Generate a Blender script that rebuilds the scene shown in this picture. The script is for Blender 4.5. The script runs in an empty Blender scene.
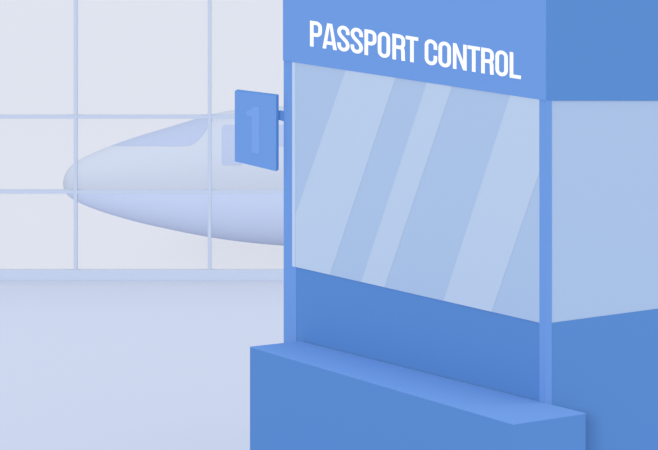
import bpy, bmesh, math
from mathutils import Vector

sc = bpy.context.scene
col = sc.collection

# ------------------------------------------------------------------ survey
# level tele camera high on the hall's gallery, shifted down; the measured
# outlines are intersected with the planes of the things they lie on
F, PX, PY, H = 3930.0, 329.0, -370.0, 4.76
CAM = Vector((0, 0, H))
A = Vector((1.085, 19.65, 0))                 # booth corner on the floor
d = Vector((-0.5863, 0.8101, 0)).normalized() # along the booth front, away from the corner
n = Vector((-d.y, d.x, 0)) * 1.0              # outward from the booth front
if n.y > 0: n = -n
s = -n                                        # along the booth side, away from the corner
UP = Vector((0, 0, 1))
W_Y = 28.775                                  # window wall
APRON_Z = -8.5

def ray(x, y):
    return Vector(((x - PX) / F, 1.0, -(y - PY) / F))
def hit(x, y, p0, nn):
    r = ray(x, y)
    return CAM + r * ((p0 - CAM).dot(nn) / r.dot(nn))
def onfront(x, y, off=0.0):
    return hit(x, y, A + n * off, n)
def onside(x, y, off=0.0):
    return hit(x, y, A - d * off, d)          # positive off = outward
def onz(x, y, z):
    return hit(x, y, Vector((0, 0, z)), UP)
def onwall(x, y, Y=W_Y):
    return hit(x, y, Vector((0, Y, 0)), Vector((0, 1, 0)))
def P(a, o, z):                                # booth frame: along front, outward, height
    return A + d * a + n * o + UP * z
def along(x):
    return (onfront(x, 200) - A).dot(d)
def deep(x):
    return (onside(x, 200) - A).dot(s)

# ------------------------------------------------------------------ materials
def lin(h):
    out = []
    for i in (0, 2, 4):
        c = int(h[i:i+2], 16) / 255
        out.append(c / 12.92 if c <= .04045 else ((c + .055) / 1.055) ** 2.4)
    return out
def mat(name, h, k=1.0, opacity=1.0, rough=0.9):
    m = bpy.data.materials.new(name); m.use_nodes = True
    nt = m.node_tree; nt.nodes.clear()
    out = nt.nodes.new('ShaderNodeOutputMaterial')
    b = nt.nodes.new('ShaderNodeBsdfDiffuse')
    c = lin(h)
    kk = k if isinstance(k, (tuple, list)) else (k, k, k)
    b.inputs['Color'].default_value = [min(.97, c[i] * kk[i]) for i in range(3)] + [1]
    b.inputs['Roughness'].default_value = 0
    if opacity < 1:
        t = nt.nodes.new('ShaderNodeBsdfTransparent')
        mx = nt.nodes.new('ShaderNodeMixShader'); mx.inputs[0].default_value = opacity
        nt.links.new(t.outputs[0], mx.inputs[1]); nt.links.new(b.outputs[0], mx.inputs[2])
        nt.links.new(mx.outputs[0], out.inputs[0])
    else:
        nt.links.new(b.outputs[0], out.inputs[0])
    m.diffuse_color = [*c, 1]
    return m

M = dict(
    floor   = mat('floor_vinyl', 'CCD6EE', (0.822, 0.815, 0.799)),
    sill    = mat('sill_paint', 'C2D0EE', (0.883, 0.859, 0.774)),
    mull    = mat('mullion_paint', 'C4D1EE', (0.835, 0.825, 0.765)),
    pane    = mat('window_glass', 'DFE3F0', .95, .06),
    apron   = mat('apron_concrete', 'E0E4F0', (0.783, 0.779, 0.767)),
    white   = mat('lettering_white', 'FFFFFF', .97),
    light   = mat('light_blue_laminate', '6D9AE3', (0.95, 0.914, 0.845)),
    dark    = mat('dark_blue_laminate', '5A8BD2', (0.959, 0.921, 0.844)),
    glass   = mat('tinted_booth_glass', 'A9C2E8', (0.995, 0.963, 0.894), .93),
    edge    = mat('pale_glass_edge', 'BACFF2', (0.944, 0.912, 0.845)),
    streak    = mat('painted_reflection', 'B8CDED', (0.959, 0.932, 0.864), .97),  # paler tone for the reflection streaks painted on the booth glass
    inside  = mat('booth_lining', 'A9C2E8', .95),
    number  = mat('number_vinyl', '7AA4EA', (0.918, 0.892, 0.843)),
    hull    = mat('aircraft_upper_paint', 'CBD6EC', (0.722, 0.721, 0.705)),
    belly   = mat('aircraft_belly_paint', 'BCCAEE', (0.89, 0.884, 0.842)),
    awin    = mat('aircraft_glazing', 'BBCAED', (0.68, 0.684, 0.689)),
    tyre    = mat('tyre_rubber', '6E7C9E', .9),
)

# ------------------------------------------------------------------ mesh helpers
def tag(o, label=None, cat=None, group=None, kind=None):
    if label: o['label'] = label
    if cat: o['category'] = cat
    if group: o['group'] = group
    if kind: o['kind'] = kind
    return o
def empty(name, loc, label, cat):
    o = bpy.data.objects.new(name, None); col.objects.link(o)
    o.location = loc; o.empty_display_size = .2
    return tag(o, label, cat)
def world_loc(o):
    v = o.location.copy()
    while o.parent:
        o = o.parent; v = v + o.location
    return v
def build(name, bm, m, parent=None, recalc=True, smooth=False):
    if recalc: bmesh.ops.recalc_face_normals(bm, faces=bm.faces)
    if parent is not None:
        off = world_loc(parent)
        for v in bm.verts: v.co -= off
    elif len(bm.verts):
        # put the origin at the base centre
        lo = Vector([min(v.co[i] for v in bm.verts) for i in range(3)])
        hi = Vector([max(v.co[i] for v in bm.verts) for i in range(3)])
        org = Vector(((lo.x + hi.x) / 2, (lo.y + hi.y) / 2, lo.z))
        for v in bm.verts: v.co -= org
    me = bpy.data.meshes.new(name); bm.to_mesh(me); bm.free()
    me.materials.append(m)
    if smooth:
        for p in me.polygons: p.use_smooth = True
    o = bpy.data.objects.new(name, me); col.objects.link(o)
    if parent is not None: o.parent = parent
    else: o.location = org
    return o
def prism(bm, pts, ext):
    """closed slab: polygon pts (world) extruded by vector ext"""
    a = [bm.verts.new(p) for p in pts]
    b = [bm.verts.new(Vector(p) + ext) for p in pts]
    bm.faces.new(a); bm.faces.new(b[::-1])
    k = len(pts)
    for i in range(k):
        j = (i + 1) % k
        bm.faces.new((a[j], a[i], b[i], b[j]))
def box(bm, lo, hi):
    x0, y0, z0 = lo; x1, y1, z1 = hi
    prism(bm, [(x0, y0, z0), (x1, y0, z0), (x1, y0, z1), (x0, y0, z1)], Vector((0, y1 - y0, 0)))
def bbox(bm, a0, a1, o0, o1, z0, z1):
    prism(bm, [P(a0, o0, z0), P(a1, o0, z0), P(a1, o0, z1), P(a0, o0, z1)], n * (o1 - o0))
def tube(bm, p, q, r0, r1=None, seg=16):
    p, q = Vector(p), Vector(q); r1 = r0 if r1 is None else r1
    ax = (q - p).normalized()
    u = ax.orthogonal().normalized(); w = ax.cross(u)
    A_, B_ = [], []
    for i in range(seg):
        t = 2 * math.pi * i / seg
        e = u * math.cos(t) + w * math.sin(t)
        A_.append(bm.verts.new(p + e * r0)); B_.append(bm.verts.new(q + e * r1))
    bm.faces.new(A_[::-1]); bm.faces.new(B_)
    for i in range(seg):
        j = (i + 1) % seg
        bm.faces.new((A_[i], A_[j], B_[j], B_[i]))
def B(): return bmesh.new()

# ------------------------------------------------------------------ the hall
XL, XR = -5.35, 6.4
bm = B(); box(bm, (XL, -1.0, -.3), (XR, W_Y + .2, 0))
tag(build('floor', bm, M['floor']), kind='structure')

z_of = lambda y: onwall(329, y).z
x_of = lambda x: onwall(x, 200).x
z_sill = z_of(269.6)
bm = B(); box(bm, (XL, W_Y - .012, 0), (XR, W_Y + .03, z_sill))
tag(build('baseboard_back', bm, M['sill']), kind='structure')
TOP = 4.6
bm = B(); box(bm, (XL, W_Y, TOP), (XR, W_Y + .16, TOP + .5))
tag(build('wall_back', bm, M['sill']), kind='structure')

pitch = x_of(209.5) - x_of(75.4)
mw = x_of(211.2) - x_of(207.7)
xs = [x_of(75.4) + pitch * k for k in range(-4, 8)]
xs = [x for x in xs if XL < x - mw and x + mw < XR]
for k, x in enumerate(xs):
    bm = B(); box(bm, (x - mw / 2, W_Y, z_sill), (x + mw / 2, W_Y + .05, TOP))
    tag(build('trim_%d' % (k + 1), bm, M['mull']), kind='structure')
edges = [XL + mw / 2] + xs + [XR - mw / 2]
bars = [(z_of(193.7), z_of(190.1)), (z_of(118.7), z_of(115.2))]
bars.append((bars[1][0] + 1.35, bars[1][1] + 1.35))
for k in range(len(edges) - 1):
    x0, x1 = edges[k] + mw / 2, edges[k + 1] - mw / 2
    bm = B(); box(bm, (x0, W_Y + .022, z_sill), (x1, W_Y + .028, TOP))
    wnd = tag(build('window_%d' % (k + 1), bm, M['pane']), kind='structure')
    for (za, zb) in bars:
        bm = B(); box(bm, (x0, W_Y + .002, za), (x1, W_Y + .048, zb))
        build('glazing_bar', bm, M['mull'], wnd)

# ------------------------------------------------------------------ apron and aircraft
bm = B(); box(bm, (-160, W_Y + 3, APRON_Z - .3), (160, 520, APRON_Z))
tag(build('apron', bm, M['apron']), kind='structure')

AY = 75.0                                        # aircraft axis
def mpx(x): return (x - PX) / F * AY
def mz(y): return H - (y - PY) / F * AY
top_pts = [(63, 183), (63.6, 179), (65.5, 173.5), (70, 167), (77.5, 161), (88.7, 155), (112, 145.4), (140, 135.8), (168, 127.4),
           (194, 119.6), (215, 113.8), (233.5, 110.4), (255, 108), (290, 106.5), (330, 106)]
bot_pts = [(63, 183), (63.6, 187.5), (65.4, 192), (69, 196), (74.7, 200), (93.4, 208.3), (130.8, 219.8), (168, 228.4), (210, 236.5),
           (252, 242.1), (290, 245.2), (330, 246.5)]
def interp(pts, x):
    # monotone cubic through the survey points
    if x <= pts[0][0]: return pts[0][1]
    if x >= pts[-1][0]: return pts[-1][1]
    for i in range(len(pts) - 1):
        if pts[i][0] <= x <= pts[i + 1][0]:
            x0, y0 = pts[i]; x1, y1 = pts[i + 1]
            def sl(a, b): return (b[1] - a[1]) / (b[0] - a[0])
            mid = sl(pts[i], pts[i + 1])
            m0 = mid if i == 0 else .5 * (sl(pts[i - 1], pts[i]) + mid)
            m1 = mid if i + 2 >= len(pts) else .5 * (mid + sl(pts[i + 1], pts[i + 2]))
            hh = x1 - x0; t = (x - x0) / hh
            return ((2*t**3 - 3*t*t + 1) * y0 + (t**3 - 2*t*t + t) * hh * m0 + (-2*t**3 + 3*t*t) * y1 + (t**3 - t*t) * hh * m1)
R_MAX = (246.5 - 106) / 2 / F * AY
TAIL0, TAIL1 = mpx(640), mpx(1010)
def section(X):
    """centre height and half height of the fuselage at world X"""
    x = X * F / AY + PX
    if X <= TAIL0:
        t, b = interp(top_pts, x), interp(bot_pts, x)
        c = mz((t + b) / 2); r = (b - t) / 2 / F * AY
    else:
        u = min(1, (X - TAIL0) / (TAIL1 - TAIL0))
        t, b = 106, 246.5
        c = mz((t + b) / 2) + .75 * R_MAX * u * u; r = R_MAX * (1 - .86 * u ** 1.6)
    return c, max(r, .0005)
def near_y(X, Z):
    c, r = section(X)
    q = (Z - c) / r
    return AY - r * math.sqrt(max(0, 1 - q * q)), abs(q) <= 1
def on_hull(x, y):
    Y = AY
    for _ in range(40):
        X = (x - PX) / F * Y; Z = H - (y - PY) / F * Y
        c, r = section(X)
        q = max(-1, min(1, (Z - c) / r))
        Y = Y * .5 + .5 * (AY - r * math.sqrt(1 - q * q))
    return Vector(((x - PX) / F * Y, Y, H - (y - PY) / F * Y))
def split_z(X):
    x = X * F / AY + PX
    return on_hull(max(66.0, min(x, 330)), 192.3).z
stations = []
for i in range(46):
    stations.append(63 + (150 - 63) * (i / 45) ** 2)
stations += [150 + (330 - 150) * i / 40 for i in range(1, 41)]
stations += [330 + (640 - 330) * i / 6 for i in range(1, 7)]
stations += [640 + (1010 - 640) * i / 14 for i in range(1, 15)]
def loft(lower):
    bm = B(); rings = []
    N = 40
    for x in stations:
        X = mpx(x); c, r = section(X)
        q = (split_z(X) - c) / r
        q = max(-.999, min(.999, q))
        a = math.asin(q)                         # split line angle above the horizontal
        a0, a1 = (math.pi - a, 2 * math.pi + a) if lower else (a, math.pi - a)
        ring = []
        for k in range(N + 1):
            t = a0 + (a1 - a0) * k / N
            ring.append(bm.verts.new((X, AY + r * math.cos(t), c + r * math.sin(t))))
        rings.append(ring)
    for i in range(len(rings) - 1):
        for k in range(N):
            bm.faces.new((rings[i][k], rings[i][k + 1], rings[i + 1][k + 1], rings[i + 1][k]))
    bm.faces.new(rings[-1])
    return bm
plane = empty('airplane', (mpx(330), AY, APRON_Z),
              'pale blue airplane parked outside behind the window wall, nose to the left', 'airplane')
build('fuselage', loft(False), M['hull'], plane, smooth=True)
tag(build('belly', loft(True), M['belly'], plane, smooth=True), 'darker periwinkle blue lower hull')

def patch(rows, thick=.004):
    """a curved panel lying on the hull; rows = list of pixel rows, same length"""
    bm = B(); g, h = [], []
    for r in rows:
        g.append([]); h.append([])
        for (x, y) in r:
            p = on_hull(x, y)
            c, rr = section(p.x)
            nn = Vector((0, p.y - AY, p.z - c)).normalized()
            g[-1].append(bm.verts.new(p + nn * thick)); h[-1].append(bm.verts.new(p - nn * .01))
    R_, C_ = len(g), len(g[0])
    for i in range(R_ - 1):
        for k in range(C_ - 1):
            bm.faces.new((g[i][k], g[i][k+1], g[i+1][k+1], g[i+1][k]))
            bm.faces.new((h[i][k], h[i+1][k], h[i+1][k+1], h[i][k+1]))
    loop = [(0, k) for k in range(C_)] + [(i, C_ - 1) for i in range(1, R_)] + \
           [(R_ - 1, k) for k in range(C_ - 2, -1, -1)] + [(i, 0) for i in range(R_ - 2, 0, -1)]
    for q in range(len(loop)):
        a, b = loop[q], loop[(q + 1) % len(loop)]
        bm.faces.new((g[a[0]][a[1]], h[a[0]][a[1]], h[b[0]][b[1]], g[b[0]][b[1]]))
    return bm
# cockpit glazing: column by column between the roof line and the lower edge
low = [(110.5, 145.9), (130, 146), (160, 146), (184, 146), (190, 145.2), (196, 142), (202, 136), (207, 129), (211, 122.5), (213.5, 117.5), (215.2, 114.4)]
cols = []
for i in range(61):
    x = 110.8 + (215 - 110.8) * i / 60
    yt = interp(top_pts, x) + .35
    yb = max(yt + .05, interp(low, x))
    cols.append([(x, yt + (yb - yt) * k / 10) for k in range(11)])
tag(build('cockpit_window', patch(cols), M['awin'], plane), 'blue wraparound windscreen')
def rounded(x0, y0, x1, y1, r):
    cc = []
    for i in range(25):
        x = x0 + (x1 - x0) * i / 24
        e = min(x - x0, x1 - x)
        dy = 0 if e >= r else r - math.sqrt(max(0, r * r - (r - e) ** 2))
        cc.append([(x, y0 + dy + (y1 - y0 - 2 * dy) * k / 8) for k in range(9)])
    return cc
tag(build('cabin_door', patch(rounded(221.7, 125, 243, 165.2, 3)), M['awin'], plane), 'blue rounded door behind the sign')
for x in (268, 302, 336):
    build('cabin_window', patch(rounded(x, 125, x + 21, 146, 3)), M['awin'], plane)
# wings, tail and gear, all behind the booth
def wing(root_x, root_z, span, chord, tip_chord, sweep, dihed, thick, side):
    bm = B(); prev = None
    for u in (0, .5, 1):
        c = chord + (tip_chord - chord) * u
        x0 = root_x + sweep * u; y = AY + side * span * u; z = root_z + dihed * u
        ring = []
        for k in range(20):
            t = 2 * math.pi * k / 20
            xx = .5 - .5 * math.cos(t)
            ring.append(bm.verts.new((x0 + c * xx, y, z + thick * c * math.sin(t) * (1 - xx) ** .5 * .9)))
        if prev:
            for k in range(20):
                bm.faces.new((prev[k], prev[(k+1) % 20], ring[(k+1) % 20], ring[k]))
        else: bm.faces.new(ring)
        prev = ring
    bm.faces.new(prev[::-1])
    return bm
cz = mz(176)
for sd in (-1, 1):
    build('wing', wing(mpx(480), cz - .85, 8.2, 2.6, .9, 2.6, .5, .07, sd), M['hull'], plane)
    build('tailplane', wing(mpx(900), cz + .9, 2.8, 1.4, .6, 1.0, .15, .06, sd), M['hull'], plane)
bm = B()
x0, z0 = mpx(860), cz + .9
prism(bm, [(x0, AY - .08, z0), (x0 + 1.6, AY - .08, z0 + 2.6), (x0 + 2.7, AY - .08, z0 + 2.6), (x0 + 2.3, AY - .08, z0)], Vector((0, .16, 0)))
build('tail_fin', bm, M['belly'], plane)
for (gx, gy) in ((mpx(345), 0), (mpx(560), -1.0), (mpx(560), 1.0)):
    bm = B(); tube(bm, (gx, AY + gy, APRON_Z + .3), (gx, AY + gy, cz - 1.0), .06)
    g = build('landing_gear', bm, M['hull'], plane)
    bm = B(); tube(bm, (gx, AY + gy - .12, APRON_Z + .3), (gx, AY + gy + .12, APRON_Z + .3), .3, seg=24)
    build('wheel', bm, M['tyre'], g)

# ------------------------------------------------------------------ the booth
DEPTH = 1.55
aL0, aL1, aG = along(283.5), along(296.0), along(292.4)   # left post, left end of the glass
aR = along(539.4)                                         # inner edge of the corner post
sR = deep(551.8)
zf = onfront(539.4, 99.4).z                               # lower edge of the sign board
ZT = 2.95
booth = empty('passport_control_booth', P(aL0 / 2, -DEPTH / 2, 0),
              'blue passport control booth with large glass window and white lettering', 'booth')
bm = B(); bbox(bm, aL1, aL0, -.055, -.001, 0, zf + .2)
build('corner_post', bm, M['light'], booth)
bm = B(); bbox(bm, 0, aR, -sR, 0, 0, zf + .02)
# top trimmed to run up behind both fascias
build('corner_post', bm, M['light'], booth)
for aa in (0.0, aL0 - aR):
    bm = B(); bbox(bm, aa, aa + aR, -DEPTH, -DEPTH + sR, 0, zf + .2)
    build('corner_post', bm, M['light'], booth)

# sign board: lower edge follows the survey
bm = B()
e = .045
pl, pr, pc = onfront(283.5, 60.4), onfront(539.4, 99.4), onfront(545.4, 100.6)
pc = A + UP * pc.z
pts = [pl, pr, pc, A + UP * ZT, P(aL0, 0, ZT)]
prism(bm, [p + n * .004 for p in pts], -n * (e + .004))
board = build('sign_board', bm, M['light'], booth)
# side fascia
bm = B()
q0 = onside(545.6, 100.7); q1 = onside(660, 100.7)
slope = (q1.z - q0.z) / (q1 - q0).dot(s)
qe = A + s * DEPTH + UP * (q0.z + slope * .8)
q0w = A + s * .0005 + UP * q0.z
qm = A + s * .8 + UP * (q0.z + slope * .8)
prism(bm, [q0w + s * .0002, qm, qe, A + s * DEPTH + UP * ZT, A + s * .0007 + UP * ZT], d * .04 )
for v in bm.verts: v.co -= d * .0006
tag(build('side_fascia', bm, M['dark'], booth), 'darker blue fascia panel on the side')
bm = B(); bbox(bm, 0.05, aL0, -DEPTH, -DEPTH + .04, zf, ZT)
build('back_fascia', bm, M['dark'], booth)
bm = B(); bbox(bm, aL0 - .04, aL0, -DEPTH + .045, -.05, zf, ZT)
build('end_fascia', bm, M['dark'], booth)

# front window
bm = B()
gpts = [onfront(292.4, 266.2), onfront(539.4, 322.7), P(aR, 0, zf + .02), P(aG, 0, zf + .02)]
for i in range(len(gpts)): gpts[i] = gpts[i] + n * -.006
prism(bm, gpts, n * .006)
gl = build('front_window', bm, M['glass'], booth)
tag(gl, 'pale blue tinted glass')
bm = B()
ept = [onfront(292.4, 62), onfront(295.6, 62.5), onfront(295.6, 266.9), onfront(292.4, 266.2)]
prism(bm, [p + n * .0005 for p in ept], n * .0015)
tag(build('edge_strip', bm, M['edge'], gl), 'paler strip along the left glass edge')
bands = [  # diagonal glass reflections, painted as thin paler strips on the pane
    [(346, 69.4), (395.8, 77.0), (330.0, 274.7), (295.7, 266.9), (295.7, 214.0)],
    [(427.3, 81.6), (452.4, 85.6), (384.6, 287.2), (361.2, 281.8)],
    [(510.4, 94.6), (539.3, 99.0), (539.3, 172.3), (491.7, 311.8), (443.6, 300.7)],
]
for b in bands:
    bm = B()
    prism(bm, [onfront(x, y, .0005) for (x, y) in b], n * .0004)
    build('reflection_streak', bm, M['streak'], gl)
# front panel below the glass
bm = B()
fp = [P(aR, 0, 0), P(aL1, 0, 0), P(aL1, 0, onfront(296, 267).z + .01), P(aR, 0, onfront(539.4, 322.7).z + .01)]
prism(bm, [p - n * .004 for p in fp], -n * .03)
tag(build('front_panel', bm, M['dark'], booth), 'darker blue panel under the front glass')
# side window and panel
off = -.004
zs0, zs1 = onside(551.8, 323.0), onside(627, 313.0)
sl = (zs1.z - zs0.z) / (zs1 - zs0).dot(s)
zs = lambda q: zs0.z + sl * (q - sR)
base = A + d * .006
bm = B()
prism(bm, [base + s * sR + UP * zs(sR), base + s * (DEPTH - sR) + UP * zs(DEPTH), base + s * (DEPTH - sR) + UP * (zf - .03 + .1), base + s * sR + UP * (zf + .07)], d * .006)
tag(build('side_window', bm, M['glass'], booth), 'pale blue tinted glass on the side')
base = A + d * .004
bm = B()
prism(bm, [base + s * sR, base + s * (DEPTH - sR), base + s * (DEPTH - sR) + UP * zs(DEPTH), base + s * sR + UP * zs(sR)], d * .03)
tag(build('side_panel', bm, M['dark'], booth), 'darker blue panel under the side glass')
# back and far end
bm = B(); bbox(bm, aR, aL0 - aR, -DEPTH + .005, -DEPTH + .035, 0, zf)
build('back_panel', bm, M['inside'], booth)
bm = B(); bbox(bm, aL0 - .04, aL0 - .01, -DEPTH + sR, -.056, 0, zf)
build('end_panel', bm, M['inside'], booth)

# ------------------------------------------------------------------ lettering
S_ = 3.55                                              # stroke, in letter units of 12.3 x 25.5
def stroke(out, pts, w):
    L, R_ = [], []
    for i, p in enumerate(pts):
        a = pts[max(0, i - 1)]; b = pts[min(len(pts) - 1, i + 1)]
        tx, ty = b[0] - a[0], b[1] - a[1]; l = math.hypot(tx, ty)
        nx, ny = -ty / l * w / 2, tx / l * w / 2
        L.append((p[0] + nx, p[1] + ny)); R_.append((p[0] - nx, p[1] - ny))
    out.append(L + R_[::-1])
def arc(cx, cy, rx, ry, a0, a1, k=12):
    return [(cx + rx * math.cos(math.radians(a0 + (a1 - a0) * i / k)), cy + ry * math.sin(math.radians(a0 + (a1 - a0) * i / k))) for i in range(k + 1)]
def rect(x0, y0, x1, y1): return [(x0, y0), (x1, y0), (x1, y1), (x0, y1)]
def bez(p0, p1, p2, p3, k=14):
    o = []
    for i in range(k + 1):
        t = i / k; u = 1 - t
        o.append(tuple(u**3*p0[j] + 3*u*u*t*p1[j] + 3*u*t*t*p2[j] + t**3*p3[j] for j in (0, 1)))
    return o
def glyph(ch, W, Hh=25.5):
    o = []; h = S_ / 2; r = W / 2 - h
    if ch == 'O':
        stroke(o, [(h, Hh/2)] + arc(W/2, Hh - W/2, r, r, 180, 0) + [(W - h, Hh/2)], S_)
        stroke(o, [(W - h, Hh/2)] + arc(W/2, W/2, r, r, 0, -180) + [(h, Hh/2)], S_)
    elif ch == 'C':
        stroke(o, [(W - h, .625 * Hh)] + arc(W/2, Hh - W/2, r, r, 0, 180) + arc(W/2, W/2, r, r, 180, 360) + [(W - h, .385 * Hh)], S_)
    elif ch == 'S':
        c = [(W - h, .665 * Hh)] + arc(W/2, Hh - W/2, r, r, 0, 180)
        c += bez((h, Hh - W/2), (h, .54 * Hh), (W - h, .47 * Hh), (W - h, W/2))[1:]
        c += arc(W/2, W/2, r, r, 0, -180)[1:] + [(h, .325 * Hh)]
        stroke(o, c, S_)
    elif ch in 'PR':
        yb = (.40 if ch == 'P' else .43) * Hh
        rr = 3.9
        o.append(rect(0, 0, S_, Hh))
        c = [(S_ * .6, Hh - h), (W - h - rr, Hh - h)] + arc(W - h - rr, Hh - h - rr, rr, rr, 90, 0)[1:] + \
            arc(W - h - rr, yb + h + rr, rr, rr, 0, -90) + [(S_ * .6, yb + h)]
        stroke(o, c, S_)
        if ch == 'R':
            c = [(W - h - 3.6, yb + h), (W - h - 2.0, yb + h - .5)] + [(W - h - .5, yb - 1.2), (W - h - .25, yb - 3.5), (W - h - .25, 3), (W - h + .1, 0)]
            c = bez(c[0], (W - h - .6, yb + h), (W - h - .3, yb), (W - h - .3, yb - 4)) + [(W - h - .2, 2), (W - h, 0)]
            stroke(o, c, S_)
    elif ch == 'T':
        o.append(rect(0, Hh - S_, W, Hh)); o.append(rect(W/2 - h, 0, W/2 + h, Hh))
    elif ch == 'L':
        o.append(rect(0, 0, S_, Hh)); o.append(rect(0, 0, W, S_))
    elif ch == 'N':
        o.append(rect(0, 0, S_ * .95, Hh)); o.append(rect(W - S_ * .95, 0, W, Hh))
        o.append([(0, Hh), (S_ * .95, Hh), (W, 0), (W - S_ * .95, 0)])
    elif ch == 'A':
        o.append([(0, 0), (3.45, 0), (W/2 + .4, Hh), (W/2 - 2.5, Hh)])
        o.append([(W, 0), (W - 3.6, 0), (W/2 - .4, Hh), (W/2 + 2.5, Hh)])
        o.append(rect(3.2, 4.4, W - 3.2, 7.7))
    return o
spans = [('P', 310.1, 322.0), ('A', 322.6, 336.9), ('S', 337.4, 349.6), ('S', 350.7, 363.0), ('P', 364.6, 376.5), ('O', 377.9, 390.2),
         ('R', 392.5, 405.2), ('T', 405.8, 418.3), ('C', 424.8, 437.3), ('O', 438.6, 451.0), ('N', 453.1, 466.7), ('T', 467.6, 480.1),
         ('R', 481.3, 493.9), ('O', 495.5, 507.9), ('L', 509.8, 521.0)]
ytop = lambda x: 20.5 + (x - 310.1) * .1567
ybot = lambda x: 46.2 + (x - 310.1) * .1567
for ch, x0, x1 in spans:
    bm = B()
    for q, piece in enumerate(glyph(ch, x1 - x0)):
        w = []
        for (u, v) in piece:
            x = x0 + u
            y = ybot(x) + (ytop(x) - ybot(x)) * v / 25.5
            w.append(onfront(x, y, .0041))
        prism(bm, w, n * (.0008 + .0002 * q))
    tag(build('letter', bm, M['white'], board), 'white capital %s of the lettering' % ch)

# ------------------------------------------------------------------ counter
ZC = .895
fl = onz(250.0, 346.6, ZC)
f2 = onz(507.4, 422.4, ZC)
dirf = (f2 - fl)
fr = f2 + dirf * .02
bl = onz(297.0, 341.5, ZC)
al_e = (fr - A).dot(d)
br = P(al_e, .002, ZC)
bl2 = P((bl - A).dot(d), .002, ZC)
counter = empty('counter', (fl + br) / 2 - UP * ZC, 'long blue counter with a lighter top along the booth front', 'counter')
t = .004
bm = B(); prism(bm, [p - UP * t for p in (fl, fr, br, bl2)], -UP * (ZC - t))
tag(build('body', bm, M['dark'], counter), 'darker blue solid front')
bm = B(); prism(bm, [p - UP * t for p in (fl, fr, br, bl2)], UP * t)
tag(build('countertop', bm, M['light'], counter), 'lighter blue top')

# ------------------------------------------------------------------ number sign on the post
so = .035
c4 = [onfront(235.1, 90.9, so), onfront(276.4, 96.0, so), onfront(276.4, 171.2, so), onfront(235.1, 161.3, so)]
sign = empty('number_sign', (c4[2] + c4[3]) / 2,
             'small blue hanging sign with numeral 1 at the left post of the booth', 'sign')
back = s * .0155 + UP * .0075
bm = B(); prism(bm, c4, back)
plate = build('sign_box', bm, M['dark'], sign)
tag(plate, 'darker blue box edges')
bm = B(); prism(bm, [p + n * .0003 for p in c4], n * .002)
face = build('sign_face', bm, M['light'], sign)
one = [(118, 138), (128, 138), (138, 134), (146, 127), (151, 118), (178, 123), (178, 334.5), (143, 327), (143, 166), (118, 160)]
bm = B(); prism(bm, [onfront(220 + x / 4.5, 80 + y / 4.5, so + .0026) for (x, y) in one], n * .0012)
tag(build('numeral', bm, M['number'], face), 'pale blue numeral 1')
bm = B()
pa = [onfront(277.5, 110.6, so * .4), onfront(283.5, 111.7, -.004), onfront(283.5, 121.2, -.004), onfront(277.5, 119.6, so * .4)]
prism(bm, pa, -n * .02)
tag(build('bracket', bm, M['dark'], sign), 'dark blue bracket')

# ------------------------------------------------------------------ light and camera
w = bpy.data.worlds.new('daylight'); sc.world = w; w.use_nodes = True
bg = w.node_tree.nodes['Background']
bg.inputs[0].default_value = (1, 1, 1, 1)
bg.inputs[1].default_value = .84
front_fill = bpy.data.lights.new('front_fill', 'SUN'); so_ = bpy.data.objects.new('front_fill', front_fill); col.objects.link(so_)  # added soft frontal fill, evens out the darkening in corners
front_fill.energy = 1.45; front_fill.angle = math.radians(12)
el, az = math.radians(13), math.radians(9)
dirv = Vector((math.sin(az) * math.cos(el), math.cos(az) * math.cos(el), -math.sin(el)))
so_.rotation_euler = dirv.to_track_quat('-Z', 'Y').to_euler()
so_.location = (-6, -12, 12)
top = bpy.data.lights.new('overhead_fill', 'SUN'); to_ = bpy.data.objects.new('overhead_fill', top); col.objects.link(to_)  # unseen vertical fill, added to lift the floor and countertop
top.energy = 1.0; top.angle = math.radians(30); to_.location = (0, 15, 14)

cam = bpy.data.cameras.new('camera'); co = bpy.data.objects.new('camera', cam); col.objects.link(co)
co.location = CAM; co.rotation_euler = (math.radians(90), 0, 0)
cam.sensor_width = 36; cam.lens = 36 * F / 658
cam.shift_x = (329 - PX) / 658
cam.shift_y = -(225 - PY) / 658
cam.clip_end = 2000
sc.camera = co
sc.view_settings.view_transform = 'Standard'; sc.view_settings.look = 'None'
sc.view_settings.exposure = 0; sc.view_settings.gamma = 1
sc.view_settings.use_curve_mapping = False
